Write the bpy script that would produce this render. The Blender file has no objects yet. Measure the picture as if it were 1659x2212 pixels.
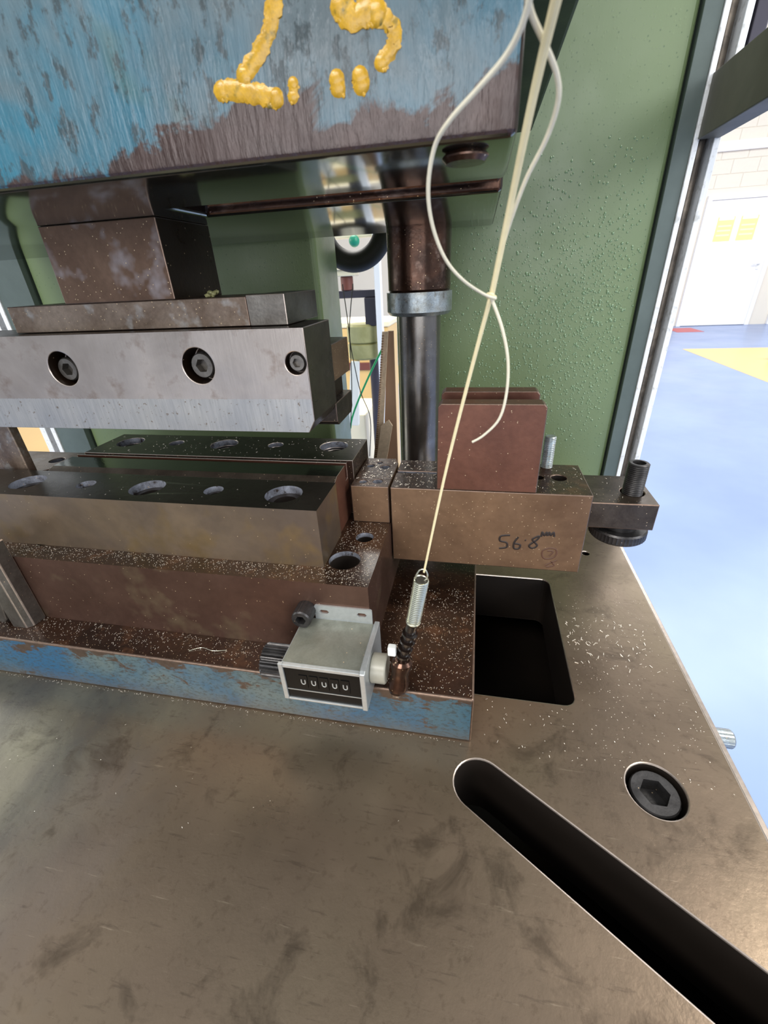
import bpy, bmesh, math, random
from mathutils import Vector, Matrix, Quaternion
random.seed(7)
C = bpy.context.scene.collection
MM = 0.001

# ------------------------------------------------------------------ camera
cam_data = bpy.data.cameras.new('camera')
cam = bpy.data.objects.new('camera', cam_data); C.objects.link(cam)
F_PX = 932.7
def _rx(t): return Matrix(((1, 0, 0), (0, math.cos(t), -math.sin(t)), (0, math.sin(t), math.cos(t))))
def _rz(t): return Matrix(((math.cos(t), -math.sin(t), 0), (math.sin(t), math.cos(t), 0), (0, 0, 1)))
Rw = _rz(math.radians(-3.03)) @ _rx(math.radians(28.66)) @ Matrix(((1, 0, 0), (0, 0, -1), (0, 1, 0))) @ _rz(math.radians(-12.51))
cm = Matrix((Rw[0], -Rw[1], -Rw[2])).transposed().to_4x4()
cm.translation = Vector((0, 0, 0.300))
cam.matrix_world = cm
cam_data.sensor_fit = 'HORIZONTAL'; cam_data.sensor_width = 36.0
cam_data.lens = F_PX * 36.0 / 1659.0
cam_data.dof.use_dof = True; cam_data.dof.focus_distance = .40; cam_data.dof.aperture_fstop = 22
cam_data.clip_start = 0.01; cam_data.clip_end = 100
bpy.context.scene.camera = cam

# ------------------------------------------------------------------ world, lights, exposure
sc = bpy.context.scene
sc.view_settings.view_transform = 'Standard'; sc.view_settings.look = 'None'
sc.view_settings.gamma = 1.0; sc.view_settings.use_curve_mapping = False
sc.view_settings.exposure = 0.0
w = bpy.data.worlds.new('world'); sc.world = w; w.use_nodes = True
w.node_tree.nodes['Background'].inputs[0].default_value = (0.90, 0.95, 1.0, 1)
w.node_tree.nodes['Background'].inputs[1].default_value = 0.75

def area(name, loc, target, sx, sy, power, col=(1, 1, 1)):
    d = bpy.data.lights.new(name, 'AREA'); d.shape = 'RECTANGLE'; d.size = sx; d.size_y = sy
    d.energy = power; d.color = col
    o = bpy.data.objects.new(name, d); C.objects.link(o); o.location = loc
    o.rotation_euler = (Vector(target) - Vector(loc)).to_track_quat('-Z', 'Y').to_euler()
    return o
area('window_daylight_right', (4.2, -1.2, 2.0), (0, 0.3, 0.1), 3.0, 2.0, 150, (0.92, 0.96, 1.0))
area('ceiling_light_front', (-0.9, -1.6, 2.3), (-0.1, 0.3, 0.2), 1.6, 0.5, 60, (1.0, 0.97, 0.92))
area('fill_light_front', (0.2, -4.6, 0.9), (0, 0.3, 0.25), 4.5, 2.0, 125, (0.97, 0.98, 1.0))  # broad fill added behind the camera to lighten faces turned toward it
area('ceiling_light_right', (1.7, 0.5, 2.5), (0.2, 0.4, 0.0), 1.2, 0.35, 45, (1.0, 0.95, 0.86))
area('ceiling_light_room', (4.5, 5.5, 3.2), (4.5, 6.5, -0.85), 6, 3, 350, (1, 1, 1))
area('ceiling_light_back', (-1.2, 3.4, 2.8), (-1.0, 3.6, -0.85), 3, 2, 260, (1.0, 0.97, 0.9))
area('window_daylight_left', (-3.6, 0.9, 1.2), (-0.5, 0.5, 0.2), 1.6, 1.4, 60, (0.95, 1.0, 0.93))

# ------------------------------------------------------------------ materials
def _lin(c):
    return tuple(((v / 12.92) if v <= 0.04045 else ((v + 0.055) / 1.055) ** 2.4) for v in c)
def rgb(r, g, b):
    l = _lin((r / 255, g / 255, b / 255)); return (l[0], l[1], l[2], 1)

class NT:
    def __init__(s, name):
        s.m = bpy.data.materials.new(name); s.m.use_nodes = True
        s.n = s.m.node_tree.nodes; s.l = s.m.node_tree.links
        s.b = s.n['Principled BSDF']; s.tc = s.n.new('ShaderNodeTexCoord')
    def _set(s, sock, v):
        if hasattr(v, 'node'): s.l.new(v, sock)
        else: sock.default_value = v
    def map(s, sc3=(1, 1, 1), rot=(0, 0, 0)):
        x = s.n.new('ShaderNodeMapping'); s.l.new(s.geo(), x.inputs[0])
        x.inputs['Scale'].default_value = sc3; x.inputs['Rotation'].default_value = rot
        return x.outputs[0]
    def geo(s):
        return s.tc.outputs['Object']
    def noise(s, scale, det=4, rough=.55, vec=None, dist=0):
        x = s.n.new('ShaderNodeTexNoise'); x.inputs['Scale'].default_value = scale
        x.inputs['Detail'].default_value = det; x.inputs['Roughness'].default_value = rough
        x.inputs['Distortion'].default_value = dist
        s.l.new(vec or s.geo(), x.inputs['Vector']); return x.outputs[0]
    def voro(s, scale, vec=None, out='Distance'):
        x = s.n.new('ShaderNodeTexVoronoi'); x.inputs['Scale'].default_value = scale
        s.l.new(vec or s.geo(), x.inputs['Vector']); return x.outputs[out]
    def ramp(s, f, stops):
        x = s.n.new('ShaderNodeValToRGB'); s.l.new(f, x.inputs[0]); e = x.color_ramp.elements
        while len(e) < len(stops): e.new(0.5)
        for k, (p, c) in enumerate(stops):
            e[k].position = p; e[k].color = c if isinstance(c, tuple) else (c, c, c, 1)
        return x.outputs[0]
    def mix(s, f, a, b, mode='MIX'):
        x = s.n.new('ShaderNodeMix'); x.data_type = 'RGBA'; x.blend_type = mode
        s._set(x.inputs[0], f); s._set(x.inputs[6], a); s._set(x.inputs[7], b)
        return x.outputs[2]
    def math(s, op, a, b=0.5, clamp=False):
        x = s.n.new('ShaderNodeMath'); x.operation = op; x.use_clamp = clamp
        s._set(x.inputs[0], a); s._set(x.inputs[1], b); return x.outputs[0]
    def xyz(s):
        x = s.n.new('ShaderNodeSeparateXYZ'); s.l.new(s.geo(), x.inputs[0]); return x.outputs
    def bump(s, h, strength=.3, dist=.001):
        x = s.n.new('ShaderNodeBump'); x.inputs['Strength'].default_value = strength
        x.inputs['Distance'].default_value = dist; s.l.new(h, x.inputs['Height'])
        s.l.new(x.outputs[0], s.b.inputs['Normal'])
    def out(s, col=None, rough=None, metal=None, coat=None, coat_rough=.15, spec=None):
        if col is not None: s._set(s.b.inputs['Base Color'], col)
        if rough is not None: s._set(s.b.inputs['Roughness'], rough)
        if metal is not None: s._set(s.b.inputs['Metallic'], metal)
        if coat is not None:
            s._set(s.b.inputs['Coat Weight'], coat); s.b.inputs['Coat Roughness'].default_value = coat_rough
        if spec is not None: s.b.inputs['Specular IOR Level'].default_value = spec
        return s.m

def specks(t, col, density=.5, scale=420, size=.16, tint=rgb(205, 180, 145)):
    """tiny metal chips sticking to oily steel"""
    v = t.n.new('ShaderNodeTexVoronoi'); v.inputs['Scale'].default_value = scale
    t.l.new(t.geo(), v.inputs['Vector'])
    d = t.ramp(v.outputs['Distance'], [(size * .8, 1.0), (size * 1.1, 0.0)])
    sp = t.n.new('ShaderNodeSeparateColor'); t.l.new(v.outputs['Color'], sp.inputs[0])
    pick = t.math('LESS_THAN', sp.outputs[0], density)
    msk = t.math('MULTIPLY', d, pick)
    return t.mix(msk, col, tint), msk

def steel(name, c1, c2, c3=None, rough=(.28, .5), metal=.75, scale=14, speck=.0, fine=.25, streak=None, sp_scale=420, coat=0.0, wet=.14):
    t = NT(name)
    v = t.map(streak) if streak else None
    n1 = t.noise(scale, 5, .6, None, .6); n2 = t.noise(scale * 14, 3, .6, v)
    col = t.mix(t.ramp(n1, [(.33, 0.0), (.68, 1.0)]), c1, c2)
    if c3: col = t.mix(t.ramp(t.noise(scale * 2.3, 3, .6), [(.56, 0.0), (.70, 1.0)]), col, c3)
    col = t.mix(fine, col, t.mix(1, col, t.ramp(n2, [(.3, .35), (.7, 1.0)]), 'MULTIPLY'))
    if speck > 0: col, m = specks(t, col, speck, sp_scale)
    r = t.ramp(t.noise(scale * 1.7, 4), [(.3, rough[0]), (.7, rough[1])])
    t.bump(n2, wet, .0006)
    return t.out(col, r, metal, coat)

def plain(name, c, rough=.5, metal=0.0, var=.25, scale=60, coat=0):
    t = NT(name); n = t.noise(scale, 4)
    k = tuple(v * (1 - var) for v in c[:3]) + (1,)
    return t.out(t.mix(n, k, c), rough, metal, coat)

M = {}
M['edge'] = plain('worn_edge', rgb(205, 190, 178), .3, .9, .5, 300)
M['edge_dim'] = plain('dull_edge', rgb(140, 118, 104), .38, .85, .6, 300)
M['hole'] = steel('hole_wall', rgb(178, 182, 195), rgb(105, 105, 112), rgb(70, 60, 55), (.3, .5), .5, 90, .2, .6)
M['table'] = None
M['brown'] = steel('brown_oily_steel', rgb(108, 82, 70), rgb(86, 62, 52), rgb(116, 98, 78), (.26, .46), .7, 11, .12, .2)
M['brown_light'] = steel('tan_oily_steel', rgb(144, 114, 88), rgb(112, 86, 66), None, (.3, .5), .65, 12, .34, .2)
M['brown_top'] = steel('dark_oily_steel', rgb(66, 44, 32), rgb(40, 27, 20), rgb(86, 58, 40), (.2, .42), .5, 22, .5, .55, sp_scale=560, coat=.35, wet=.5)
M['die_front'] = steel('ground_die_steel', rgb(148, 128, 104), rgb(118, 104, 92), rgb(140, 118, 84), (.28, .45), .8, 9, .05, .15)
M['die_top'] = steel('dark_ground_top', rgb(70, 66, 60), rgb(56, 52, 47), None, (.2, .34), .8, 12, .04, .15)
M['polish'] = steel('polished_steel', rgb(96, 102, 92), rgb(78, 82, 72), None, (.06, .14), .95, 8, .0, .1)
M['plate_red'] = steel('red_brown_steel', rgb(118, 78, 62), rgb(96, 62, 50), None, (.3, .46), .6, 18, .14, .2)
M['speckled'] = steel('speckled_steel', rgb(150, 134, 120), rgb(110, 92, 78), rgb(160, 155, 150), (.28, .5), .75, 25, .4, .4)
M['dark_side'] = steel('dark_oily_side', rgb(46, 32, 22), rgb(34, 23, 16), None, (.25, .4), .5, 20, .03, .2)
M['holder'] = steel('holder_steel', rgb(120, 96, 80), rgb(92, 70, 56), rgb(150, 140, 140), (.3, .5), .7, 16, .3, .3)
M['bar_steel'] = steel('worn_grey_steel', rgb(132, 127, 120), rgb(96, 90, 84), None, (.28, .45), .85, 30, .02, .3)
M['black_steel'] = steel('black_oxide_steel', rgb(78, 76, 76), rgb(48, 46, 46), None, (.3, .45), .7, 60, .05, .3)
M['clamp'] = steel('clamp_steel', rgb(92, 82, 72), rgb(66, 57, 50), None, (.25, .42), .75, 40, .2, .3)
M['chip'] = plain('chip_metal', rgb(250, 240, 225), .3, .55, .25, 500)
M['rubber'] = plain('black_rubber', rgb(38, 34, 30), .6, 0, .5, 100)
M['oil'] = plain('black_oil_plastic', rgb(30, 22, 18), .15, .0, .5, 200, .6)
M['void'] = plain('shade_dark_oily_steel', rgb(34, 27, 22), .5, .2, .4, 60)  # oily steel darkened to stand in for shade inside holes and openings
M['white'] = plain('white_plastic', rgb(225, 225, 220), .35, 0, .1)
M['boss'] = plain('greyish_nylon', rgb(160, 156, 142), .35, 0, .25, 200)
M['ink'] = plain('black_marker_ink', rgb(38, 27, 22), .5, 0, .3, 400)
M['ink_faded'] = plain('faded_marker_ink', rgb(88, 58, 42), .5, 0, .3, 400)
M['yellow'] = steel('yellow_paint', rgb(205, 158, 18), rgb(170, 128, 14), rgb(104, 92, 24), (.18, .35), 0, 90, 0, .4)
M['string'] = plain('cream_string', rgb(226, 212, 168), .5, 0, .15, 500)
M['string_pale'] = plain('pale_string', rgb(218, 210, 186), .5, 0, .2, 500)
M['grey_paint'] = steel('grey_guard_paint', rgb(92, 104, 100), rgb(78, 90, 85), None, (.4, .55), .1, 8, 0, .1)
M['beam_paint'] = steel('brown_grey_beam_paint', rgb(112, 108, 98), rgb(92, 90, 82), None, (.5, .6), .0, 8, 0, .1)
M['alu'] = steel('whitened_aluminium', rgb(245, 246, 246), rgb(232, 234, 234), rgb(200, 200, 196), (.3, .45), .0, 50, 0, .2, (1, 1, .1))  # aluminium whitened: window light on the rails is put into the colour
M['channel'] = steel('dirty_channel', rgb(120, 110, 98), rgb(72, 66, 60), None, (.35, .55), .6, 60, 0, .4, (1, 1, .05))
M['counter_grey'] = steel('counter_grey_metal', rgb(132, 134, 124), rgb(112, 113, 102), None, (.35, .5), .45, 50, .06, .2)
M['counter_edge'] = plain('counter_silver_edge', rgb(190, 194, 194), .35, .6, .3, 300)
M['counter_black'] = plain('counter_black_face', rgb(14, 14, 14), .35, 0, .2, 200); M['counter_black'].node_tree.nodes['Principled BSDF'].inputs['Specular IOR Level'].default_value = .12
M['galv'] = steel('galvanised_collar', rgb(178, 190, 198), rgb(150, 150, 142), rgb(120, 118, 110), (.25, .45), .8, 60, .2, .5)
M['post'] = steel('ground_post', rgb(150, 146, 142), rgb(110, 104, 98), None, (.16, .3), .9, 18, .3, .3, (1, 1, .1))
M['bush'] = steel('oily_bushing', rgb(88, 60, 46), rgb(52, 38, 32), rgb(110, 90, 80), (.15, .3), .75, 30, .2, .3)
M['spring'] = plain('bright_spring_wire', rgb(225, 225, 205), .22, .9, .15, 300)

def mat_table():
    t = NT('bolster_table_steel')
    n1 = t.noise(7, 5, .6, None, .8); n2 = t.noise(26, 5, .65, None, .5)
    col = t.mix(t.ramp(n1, [(.35, 0.0), (.62, 1.0)]), rgb(98, 94, 88), rgb(134, 128, 110))
    col = t.mix(t.ramp(t.noise(4.2, 3, .5), [(.50, 0.0), (.66, 1.0)]), col, rgb(112, 102, 96))
    x = t.xyz()
    right = t.ramp(t.math('ADD', t.math('MULTIPLY', x[0], 4.0), t.math('MULTIPLY', n2, .5)), [(.15, 0.0), (.55, 1.0)])
    col = t.mix(t.math('MULTIPLY', right, .7), col, rgb(122, 104, 84))
    stain = t.ramp(n2, [(.56, 0.0), (.68, 1.0)])
    col = t.mix(t.math('MULTIPLY', stain, .55), col, rgb(62, 52, 42))
    # scratches
    sv = t.map((14, 140, 1), (0, 0, math.radians(62)))
    s1 = t.ramp(t.noise(3.0, 6, .7, sv), [(.60, 0.0), (.66, 1.0)])
    col = t.mix(t.math('MULTIPLY', s1, .3), col, rgb(58, 48, 42))
    sv2 = t.map((10, 170, 1), (0, 0, math.radians(78)))
    s2 = t.ramp(t.noise(2.6, 6, .7, sv2), [(.64, 0.0), (.70, 1.0)])
    col = t.mix(t.math('MULTIPLY', s2, .28), col, rgb(188, 172, 150))
    dots = t.ramp(t.noise(190, 4, .7), [(.57, 0.0), (.66, 1.0)])
    col = t.mix(t.math('MULTIPLY', dots, .22), col, rgb(66, 50, 38))
    r = t.ramp(t.noise(15, 5, .6), [(.3, .22), (.7, .38)])
    t.bump(t.noise(120, 5, .7), .22, .0006)
    return t.out(col, r, .72)
M['table'] = mat_table()

def mat_blue_paint(name, base, base2, brown, lo, hi, axis=2, nscale=(30, 30, 30), amount=.5, grey=None, rough=(.2, .4)):
    """paint worn through to brown steel, more wear where object coordinate falls from hi to lo"""
    t = NT(name)
    x = t.xyz()
    g = t.n.new('ShaderNodeMapRange'); t.l.new(x[axis], g.inputs[0])
    g.inputs[1].default_value = lo; g.inputs[2].default_value = hi; g.inputs[3].default_value = amount; g.inputs[4].default_value = 0.0
    n = t.noise(1.0, 6, .65, t.map(nscale), .4)
    wear = t.ramp(t.math('ADD', n, g.outputs[0]), [(.66, 0.0), (.70, 1.0)])
    paint = t.mix(t.ramp(t.noise(16, 4, .6), [(.35, 0.0), (.65, 1.0)]), base, base2)
    if grey: paint = t.mix(t.ramp(t.noise(9, 4, .6, None, .5), [(.45, 0.0), (.60, .85)]), paint, grey)
    fleck = t.ramp(t.noise(1.0, 4, .7, t.map(tuple(v * 8 for v in nscale))), [(.60, 0.0), (.68, 1.0)])
    paint = t.mix(t.math('MULTIPLY', fleck, .75), paint, rgb(50, 52, 50))
    br = t.mix(t.noise(120, 3), brown, rgb(52, 36, 30))
    col = t.mix(wear, paint, br)
    t.bump(t.noise(1.0, 4, .6, t.map(tuple(v * 5 for v in nscale))), .35, .001)
    return t, t.out(col, t.ramp(t.noise(40, 4), [(.3, rough[0]), (.7, rough[1])]), t.math('MULTIPLY', wear, .5), .25, .12)
# lower shoe front face
t_, M['blue_front'] = mat_blue_paint('worn_blue_paint', rgb(62, 128, 166), rgb(74, 118, 136), rgb(84, 68, 56), .034, .0455, 2, (40, 40, 60), -.22, rgb(88, 104, 104))
def mat_blue_lower():
    t = NT('worn_blue_paint_lower_shoe')
    x = t.xyz()
    n = t.noise(1.0, 6, .65, t.map((45, 45, 80)), .3)
    up = t.ramp(x[2], [(.0250, 0.0), (.0455, 1.0)])
    m = t.math('ADD', n, t.math('MULTIPLY', up, .16))
    wear = t.ramp(m, [(.60, 0.0), (.66, 1.0)])
    low = t.ramp(x[2], [(.000, 1.0), (.016, 0.0)])
    paint = t.mix(t.ramp(t.noise(9, 4, .6), [(.4, 0.0), (.6, 1.0)]), rgb(38, 84, 116), rgb(60, 88, 100))
    paint = t.mix(t.ramp(t.noise(14, 5, .6), [(.46, 0.0), (.66, .7)]), paint, rgb(100, 108, 100))
    fl = t.ramp(t.noise(1.0, 6, .8, t.map((210, 210, 420))), [(.50, 0.0), (.58, 1.0)])
    paint = t.mix(t.math('MULTIPLY', fl, .75), paint, rgb(52, 60, 60))
    br = t.mix(t.noise(140, 3), rgb(96, 80, 68), rgb(64, 50, 42))
    col = t.mix(wear, paint, br)
    col = t.mix(t.math('MULTIPLY', low, .55), col, rgb(82, 74, 66))
    t.bump(t.noise(220, 4), .25, .0008)
    return t.out(col, .42, t.math('MULTIPLY', wear, .4), .1, .2)
M['blue_lower'] = mat_blue_lower()
def mat_blue_upper():
    t = NT('worn_teal_paint_upper_shoe')
    x = t.xyz()
    n = t.noise(1.0, 6, .65, t.map((26, 26, 22)), .5)
    # more wear low down and to the right hand end
    hz = t.n.new('ShaderNodeMapRange'); t.l.new(x[2], hz.inputs[0])
    hz.inputs[1].default_value = .002; hz.inputs[2].default_value = .030; hz.inputs[3].default_value = .34; hz.inputs[4].default_value = -.12
    hx = t.n.new('ShaderNodeMapRange'); t.l.new(x[0], hx.inputs[0])
    hx.inputs[1].default_value = .10; hx.inputs[2].default_value = .24; hx.inputs[3].default_value = -.16; hx.inputs[4].default_value = .02
    m = t.math('ADD', t.math('ADD', n, hz.outputs[0]), hx.outputs[0])
    wear = t.ramp(m, [(.60, 0.0), (.65, 1.0)])
    base = t.mix(t.ramp(x[0], [(.08, 0.0), (.22, 1.0)]), rgb(24, 104, 124), rgb(60, 96, 110))
    base = t.mix(t.ramp(t.noise(11, 4, .6, None, .6), [(.44, 0.0), (.60, .9)]), base, rgb(88, 98, 100))
    base = t.mix(t.ramp(t.noise(13, 3, .6), [(.60, 0.0), (.72, .8)]), base, rgb(72, 92, 70))
    fl = t.ramp(t.noise(1.0, 5, .7, t.map((170, 170, 90))), [(.55, 0.0), (.62, 1.0)])
    base = t.mix(t.math('MULTIPLY', fl, .8), base, rgb(40, 50, 52))
    streak = t.ramp(t.noise(1.0, 5, .6, t.map((380, 380, 20))), [(.3, .6), (.7, 1.0)])
    base = t.mix(.5, base, t.mix(1, base, streak, 'MULTIPLY'))
    br = t.mix(t.noise(60, 4), rgb(66, 46, 40), rgb(38, 25, 21))
    col = t.mix(wear, base, br)
    t.bump(t.noise(1.0, 4, .6, t.map((330, 330, 60))), .55, .0016)
    return t.out(col, t.ramp(t.noise(50, 4), [(.3, .16), (.7, .38)]), t.math('MULTIPLY', wear, .25), .15, .1)
M['teal_upper'] = mat_blue_upper()
def mat_underside():
    t = NT('oily_polished_underside')
    n = t.noise(1.0, 4, .6, t.map((30, 30, 30)))
    col = t.mix(n, rgb(120, 122, 112), rgb(142, 144, 132))
    d = t.ramp(t.noise(220, 3, .6), [(.70, 0.0), (.74, 1.0)])
    col = t.mix(d, col, rgb(30, 22, 18))
    t.bump(t.noise(40, 3), .03, .0006)
    return t.out(col, .11, .96)
M['underside'] = mat_underside()
def mat_punch():
    t = NT('punch_face_steel')
    x = t.xyz()
    n = t.noise(16, 5, .6, None, .4)
    col = t.mix(t.ramp(n, [(.35, 0.0), (.65, 1.0)]), rgb(158, 148, 140), rgb(184, 174, 166))
    col = t.mix(t.ramp(t.noise(60, 4, .6), [(.55, 0.0), (.75, .6)]), col, rgb(112, 90, 76))
    edge = t.math('ADD', x[2], t.math('MULTIPLY', t.noise(900, 2), .0012))
    lower = t.math('LESS_THAN', edge, .0246)
    g = t.mix(t.noise(1.0, 5, .7, t.map((700, 700, 40))), rgb(146, 146, 144), rgb(204, 200, 194))
    g = t.mix(t.ramp(t.noise(260, 3, .7), [(.62, 0.0), (.68, .8)]), g, rgb(116, 96, 74))
    col = t.mix(lower, col, g)
    t.bump(t.noise(1.0, 4, .7, t.map((600, 600, 60))), .2, .0004)
    return t.out(col, t.ramp(t.noise(30, 4), [(.3, .28), (.7, .44)]), .8)
M['punch'] = mat_punch()
def mat_green():
    t = NT('green_machine_paint')
    n = t.noise(5, 4, .6)
    col = t.mix(n, rgb(104, 122, 78), rgb(118, 134, 96))
    rough = t.ramp(t.noise(30, 4), [(.3, .36), (.7, .55)])
    v = t.ramp(t.voro(230), [(.12, 1.0), (.28, 0.0)])
    t.bump(t.math('ADD', t.math('MULTIPLY', v, .4), t.noise(1.0, 4, .6, t.map((90, 90, 14)))), .22, .0012)
    col = t.mix(t.ramp(t.voro(150), [(.09, .5), (.14, 0.0)]), col, rgb(58, 84, 52))
    return t.out(col, rough, .0, .3, .3)
M['green'] = mat_green()
M['dark_green'] = steel('dark_green_slide_paint', rgb(40, 56, 44), rgb(30, 42, 34), None, (.35, .5), .1, 12, 0, .2)
M['far_green'] = steel('olive_machine_paint', rgb(168, 164, 118), rgb(128, 126, 76), None, (.3, .5), .1, 6, 0, .1)
def mat_floor():
    t = NT('blue_floor_coating')
    col = t.mix(t.ramp(t.noise(.8, 4, .6), [(.35, 0.0), (.7, 1.0)]), rgb(112, 132, 176), rgb(130, 150, 190))
    return t.out(col, t.ramp(t.noise(2.0, 3), [(.3, .28), (.7, .4)]), 0, .2, .2)
M['floor'] = mat_floor()
M['floor_yellow'] = plain('yellow_floor_coating', rgb(226, 188, 124), .4, 0, .08, 3)
M['red'] = plain('red_floor_mark', rgb(190, 90, 90), .5, 0, .1)
M['wall'] = plain('white_wall_paint', rgb(225, 218, 206), .7, 0, .06, 5)
M['block'] = plain('painted_block', rgb(222, 216, 206), .7, 0, .08, 20)
M['door'] = plain('white_door_paint', rgb(240, 240, 244), .4, 0, .03, 4)
M['cream'] = plain('cream_enamel', rgb(238, 226, 196), .45, 0, .08, 3)
M['rust'] = plain('red_brown_paint', rgb(120, 66, 56), .5, .1, .3, 10)
M['slate'] = plain('dark_slate_paint', rgb(62, 58, 70), .4, .2, .25, 10)
M['board'] = plain('brown_board', rgb(150, 118, 92), .7, 0, .35, 30)
M['card'] = plain('cardboard_edge', rgb(215, 190, 160), .8, 0, .5, 260)
M['green_cord'] = plain('green_cord', rgb(30, 160, 100), .4, 0, .1)
M['teal'] = plain('teal_knob', rgb(20, 140, 110), .4, 0, .1)
M['paper'] = plain('yellow_paper', rgb(228, 226, 160), .7, 0, .15, 8)
M['paper_white'] = plain('white_paper', rgb(240, 240, 235), .7, 0, .05, 8)

# ------------------------------------------------------------------ geometry helpers (all in millimetres)
def V(*a): return Vector(a)
def add_box(bm, x0, x1, y0, y1, z0, z1):
    vs = [bm.verts.new((x, y, z)) for z in (z0, z1) for y in (y0, y1) for x in (x0, x1)]
    for f in ((0, 2, 3, 1), (4, 5, 7, 6), (0, 1, 5, 4), (2, 6, 7, 3), (0, 4, 6, 2), (1, 3, 7, 5)):
        bm.faces.new([vs[i] for i in f])
    return bm
def box(*a): return add_box(bmesh.new(), *a)
def add_prism(bm, pts, fn0, fn1):
    a = [bm.verts.new(fn0(p)) for p in pts]; b = [bm.verts.new(fn1(p)) for p in pts]
    n = len(pts)
    bm.faces.new(a[::-1]); bm.faces.new(b)
    for i in range(n):
        j = (i + 1) % n; bm.faces.new((a[i], a[j], b[j], b[i]))
    bmesh.ops.recalc_face_normals(bm, faces=bm.faces[:])
    return bm
def prism_z(pts, z0, z1, bm=None):
    return add_prism(bm or bmesh.new(), pts, lambda p: (p[0], p[1], z0), lambda p: (p[0], p[1], z1))
def prism_x(pts, x0, x1, bm=None):     # pts are (y, z)
    return add_prism(bm or bmesh.new(), pts, lambda p: (x0, p[0], p[1]), lambda p: (x1, p[0], p[1]))
def prism_y(pts, y0, y1, bm=None):     # pts are (x, z)
    return add_prism(bm or bmesh.new(), pts, lambda p: (p[0], y0, p[1]), lambda p: (p[0], y1, p[1]))
AX = {'z': (V(1, 0, 0), V(0, 1, 0), V(0, 0, 1)), 'y': (V(1, 0, 0), V(0, 0, 1), V(0, 1, 0)), 'x': (V(0, 1, 0), V(0, 0, 1), V(1, 0, 0))}
def lathe(c, prof, axis='z', n=40, bm=None, frame=None, smooth=True):
    """prof: list of (radius, offset along the axis); closed automatically when r=0 at an end"""
    bm = bm or bmesh.new(); u, v, wv = frame or AX[axis]; c = Vector(c)
    rings = []
    for r, h in prof:
        if r <= 1e-6: rings.append([bm.verts.new(c + wv * h)])
        else: rings.append([bm.verts.new(c + wv * h + u * (r * math.cos(2 * math.pi * k / n)) + v * (r * math.sin(2 * math.pi * k / n))) for k in range(n)])
    for a, b in zip(rings, rings[1:]):
        for k in range(n):
            j = (k + 1) % n
            if len(a) == 1 and len(b) == 1: continue
            if len(a) == 1: bm.faces.new((a[0], b[k], b[j]))
            elif len(b) == 1: bm.faces.new((a[k], a[j], b[0]))
            else: bm.faces.new((a[k], a[j], b[j], b[k]))
    bmesh.ops.recalc_face_normals(bm, faces=bm.faces[:])
    return bm
def cyl(c, r, h0, h1, axis='z', n=40, ch=0.0, bm=None, frame=None):
    if ch: prof = [(0, h0), (r - ch, h0), (r, h0 + ch), (r, h1 - ch), (r - ch, h1), (0, h1)]
    else: prof = [(0, h0), (r, h0), (r, h1), (0, h1)]
    return lathe(c, prof, axis, n, bm, frame)
def smooth_path(P, sub=6):
    out = []; n = len(P)
    for i in range(n - 1):
        p0 = P[max(i - 1, 0)]; p1 = P[i]; p2 = P[i + 1]; p3 = P[min(i + 2, n - 1)]
        for s in range(sub):
            t = s / sub
            out.append(0.5 * ((2 * p1) + (p2 - p0) * t + (2 * p0 - 5 * p1 + 4 * p2 - p3) * t * t + (3 * p1 - p0 - 3 * p2 + p3) * t ** 3))
    out.append(P[-1]); return out
def tube(P, r, n=8, sub=6, bm=None, flat=1.0, r2=None):
    bm = bm or bmesh.new(); P = [Vector(p) for p in P]
    if sub > 1: P = smooth_path(P, sub)
    m = len(P); up = V(0, 0, 1); prev = None; rings = []
    for i, p in enumerate(P):
        d = (P[min(i + 1, m - 1)] - P[max(i - 1, 0)]).normalized()
        if prev is None:
            a = d.cross(V(0, 1, 0)); a = a if a.length > .1 else d.cross(V(1, 0, 0))
        else: a = prev - d * prev.dot(d)
        a.normalize(); prev = a; b = d.cross(a)
        rr = r if r2 is None else r + (r2 - r) * i / (m - 1)
        rings.append([bm.verts.new(p + a * (rr * math.cos(2 * math.pi * k / n)) + b * (rr * flat * math.sin(2 * math.pi * k / n))) for k in range(n)])
    for a, b in zip(rings, rings[1:]):
        for k in range(n): bm.faces.new((a[k], a[(k + 1) % n], b[(k + 1) % n], b[k]))
    bm.faces.new(rings[0][::-1]); bm.faces.new(rings[-1])
    bmesh.ops.recalc_face_normals(bm, faces=bm.faces[:])
    return bm
def blob(c, r, sq=(1, 1, 1), bm=None, sub=2, jit=.0):
    bm = bm or bmesh.new()
    g = bmesh.ops.create_icosphere(bm, subdivisions=sub, radius=1)
    for v in g['verts']:
        k = 1 + random.uniform(-jit, jit)
        v.co = Vector(c) + Vector((v.co.x * r * sq[0] * k, v.co.y * r * sq[1] * k, v.co.z * r * sq[2] * k))
    return bm
def hexagon(r, rot=0): return [(r * math.cos(math.pi / 3 * k + rot), r * math.sin(math.pi / 3 * k + rot)) for k in range(6)]
def rrect(x0, x1, y0, y1, r, n=5):
    out = []
    for cx, cy, a0 in ((x1 - r, y0 + r, -90), (x1 - r, y1 - r, 0), (x0 + r, y1 - r, 90), (x0 + r, y0 + r, 180)):
        for k in range(n + 1):
            a = math.radians(a0 + 90 * k / n); out.append((cx + r * math.cos(a), cy + r * math.sin(a)))
    return out

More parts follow.
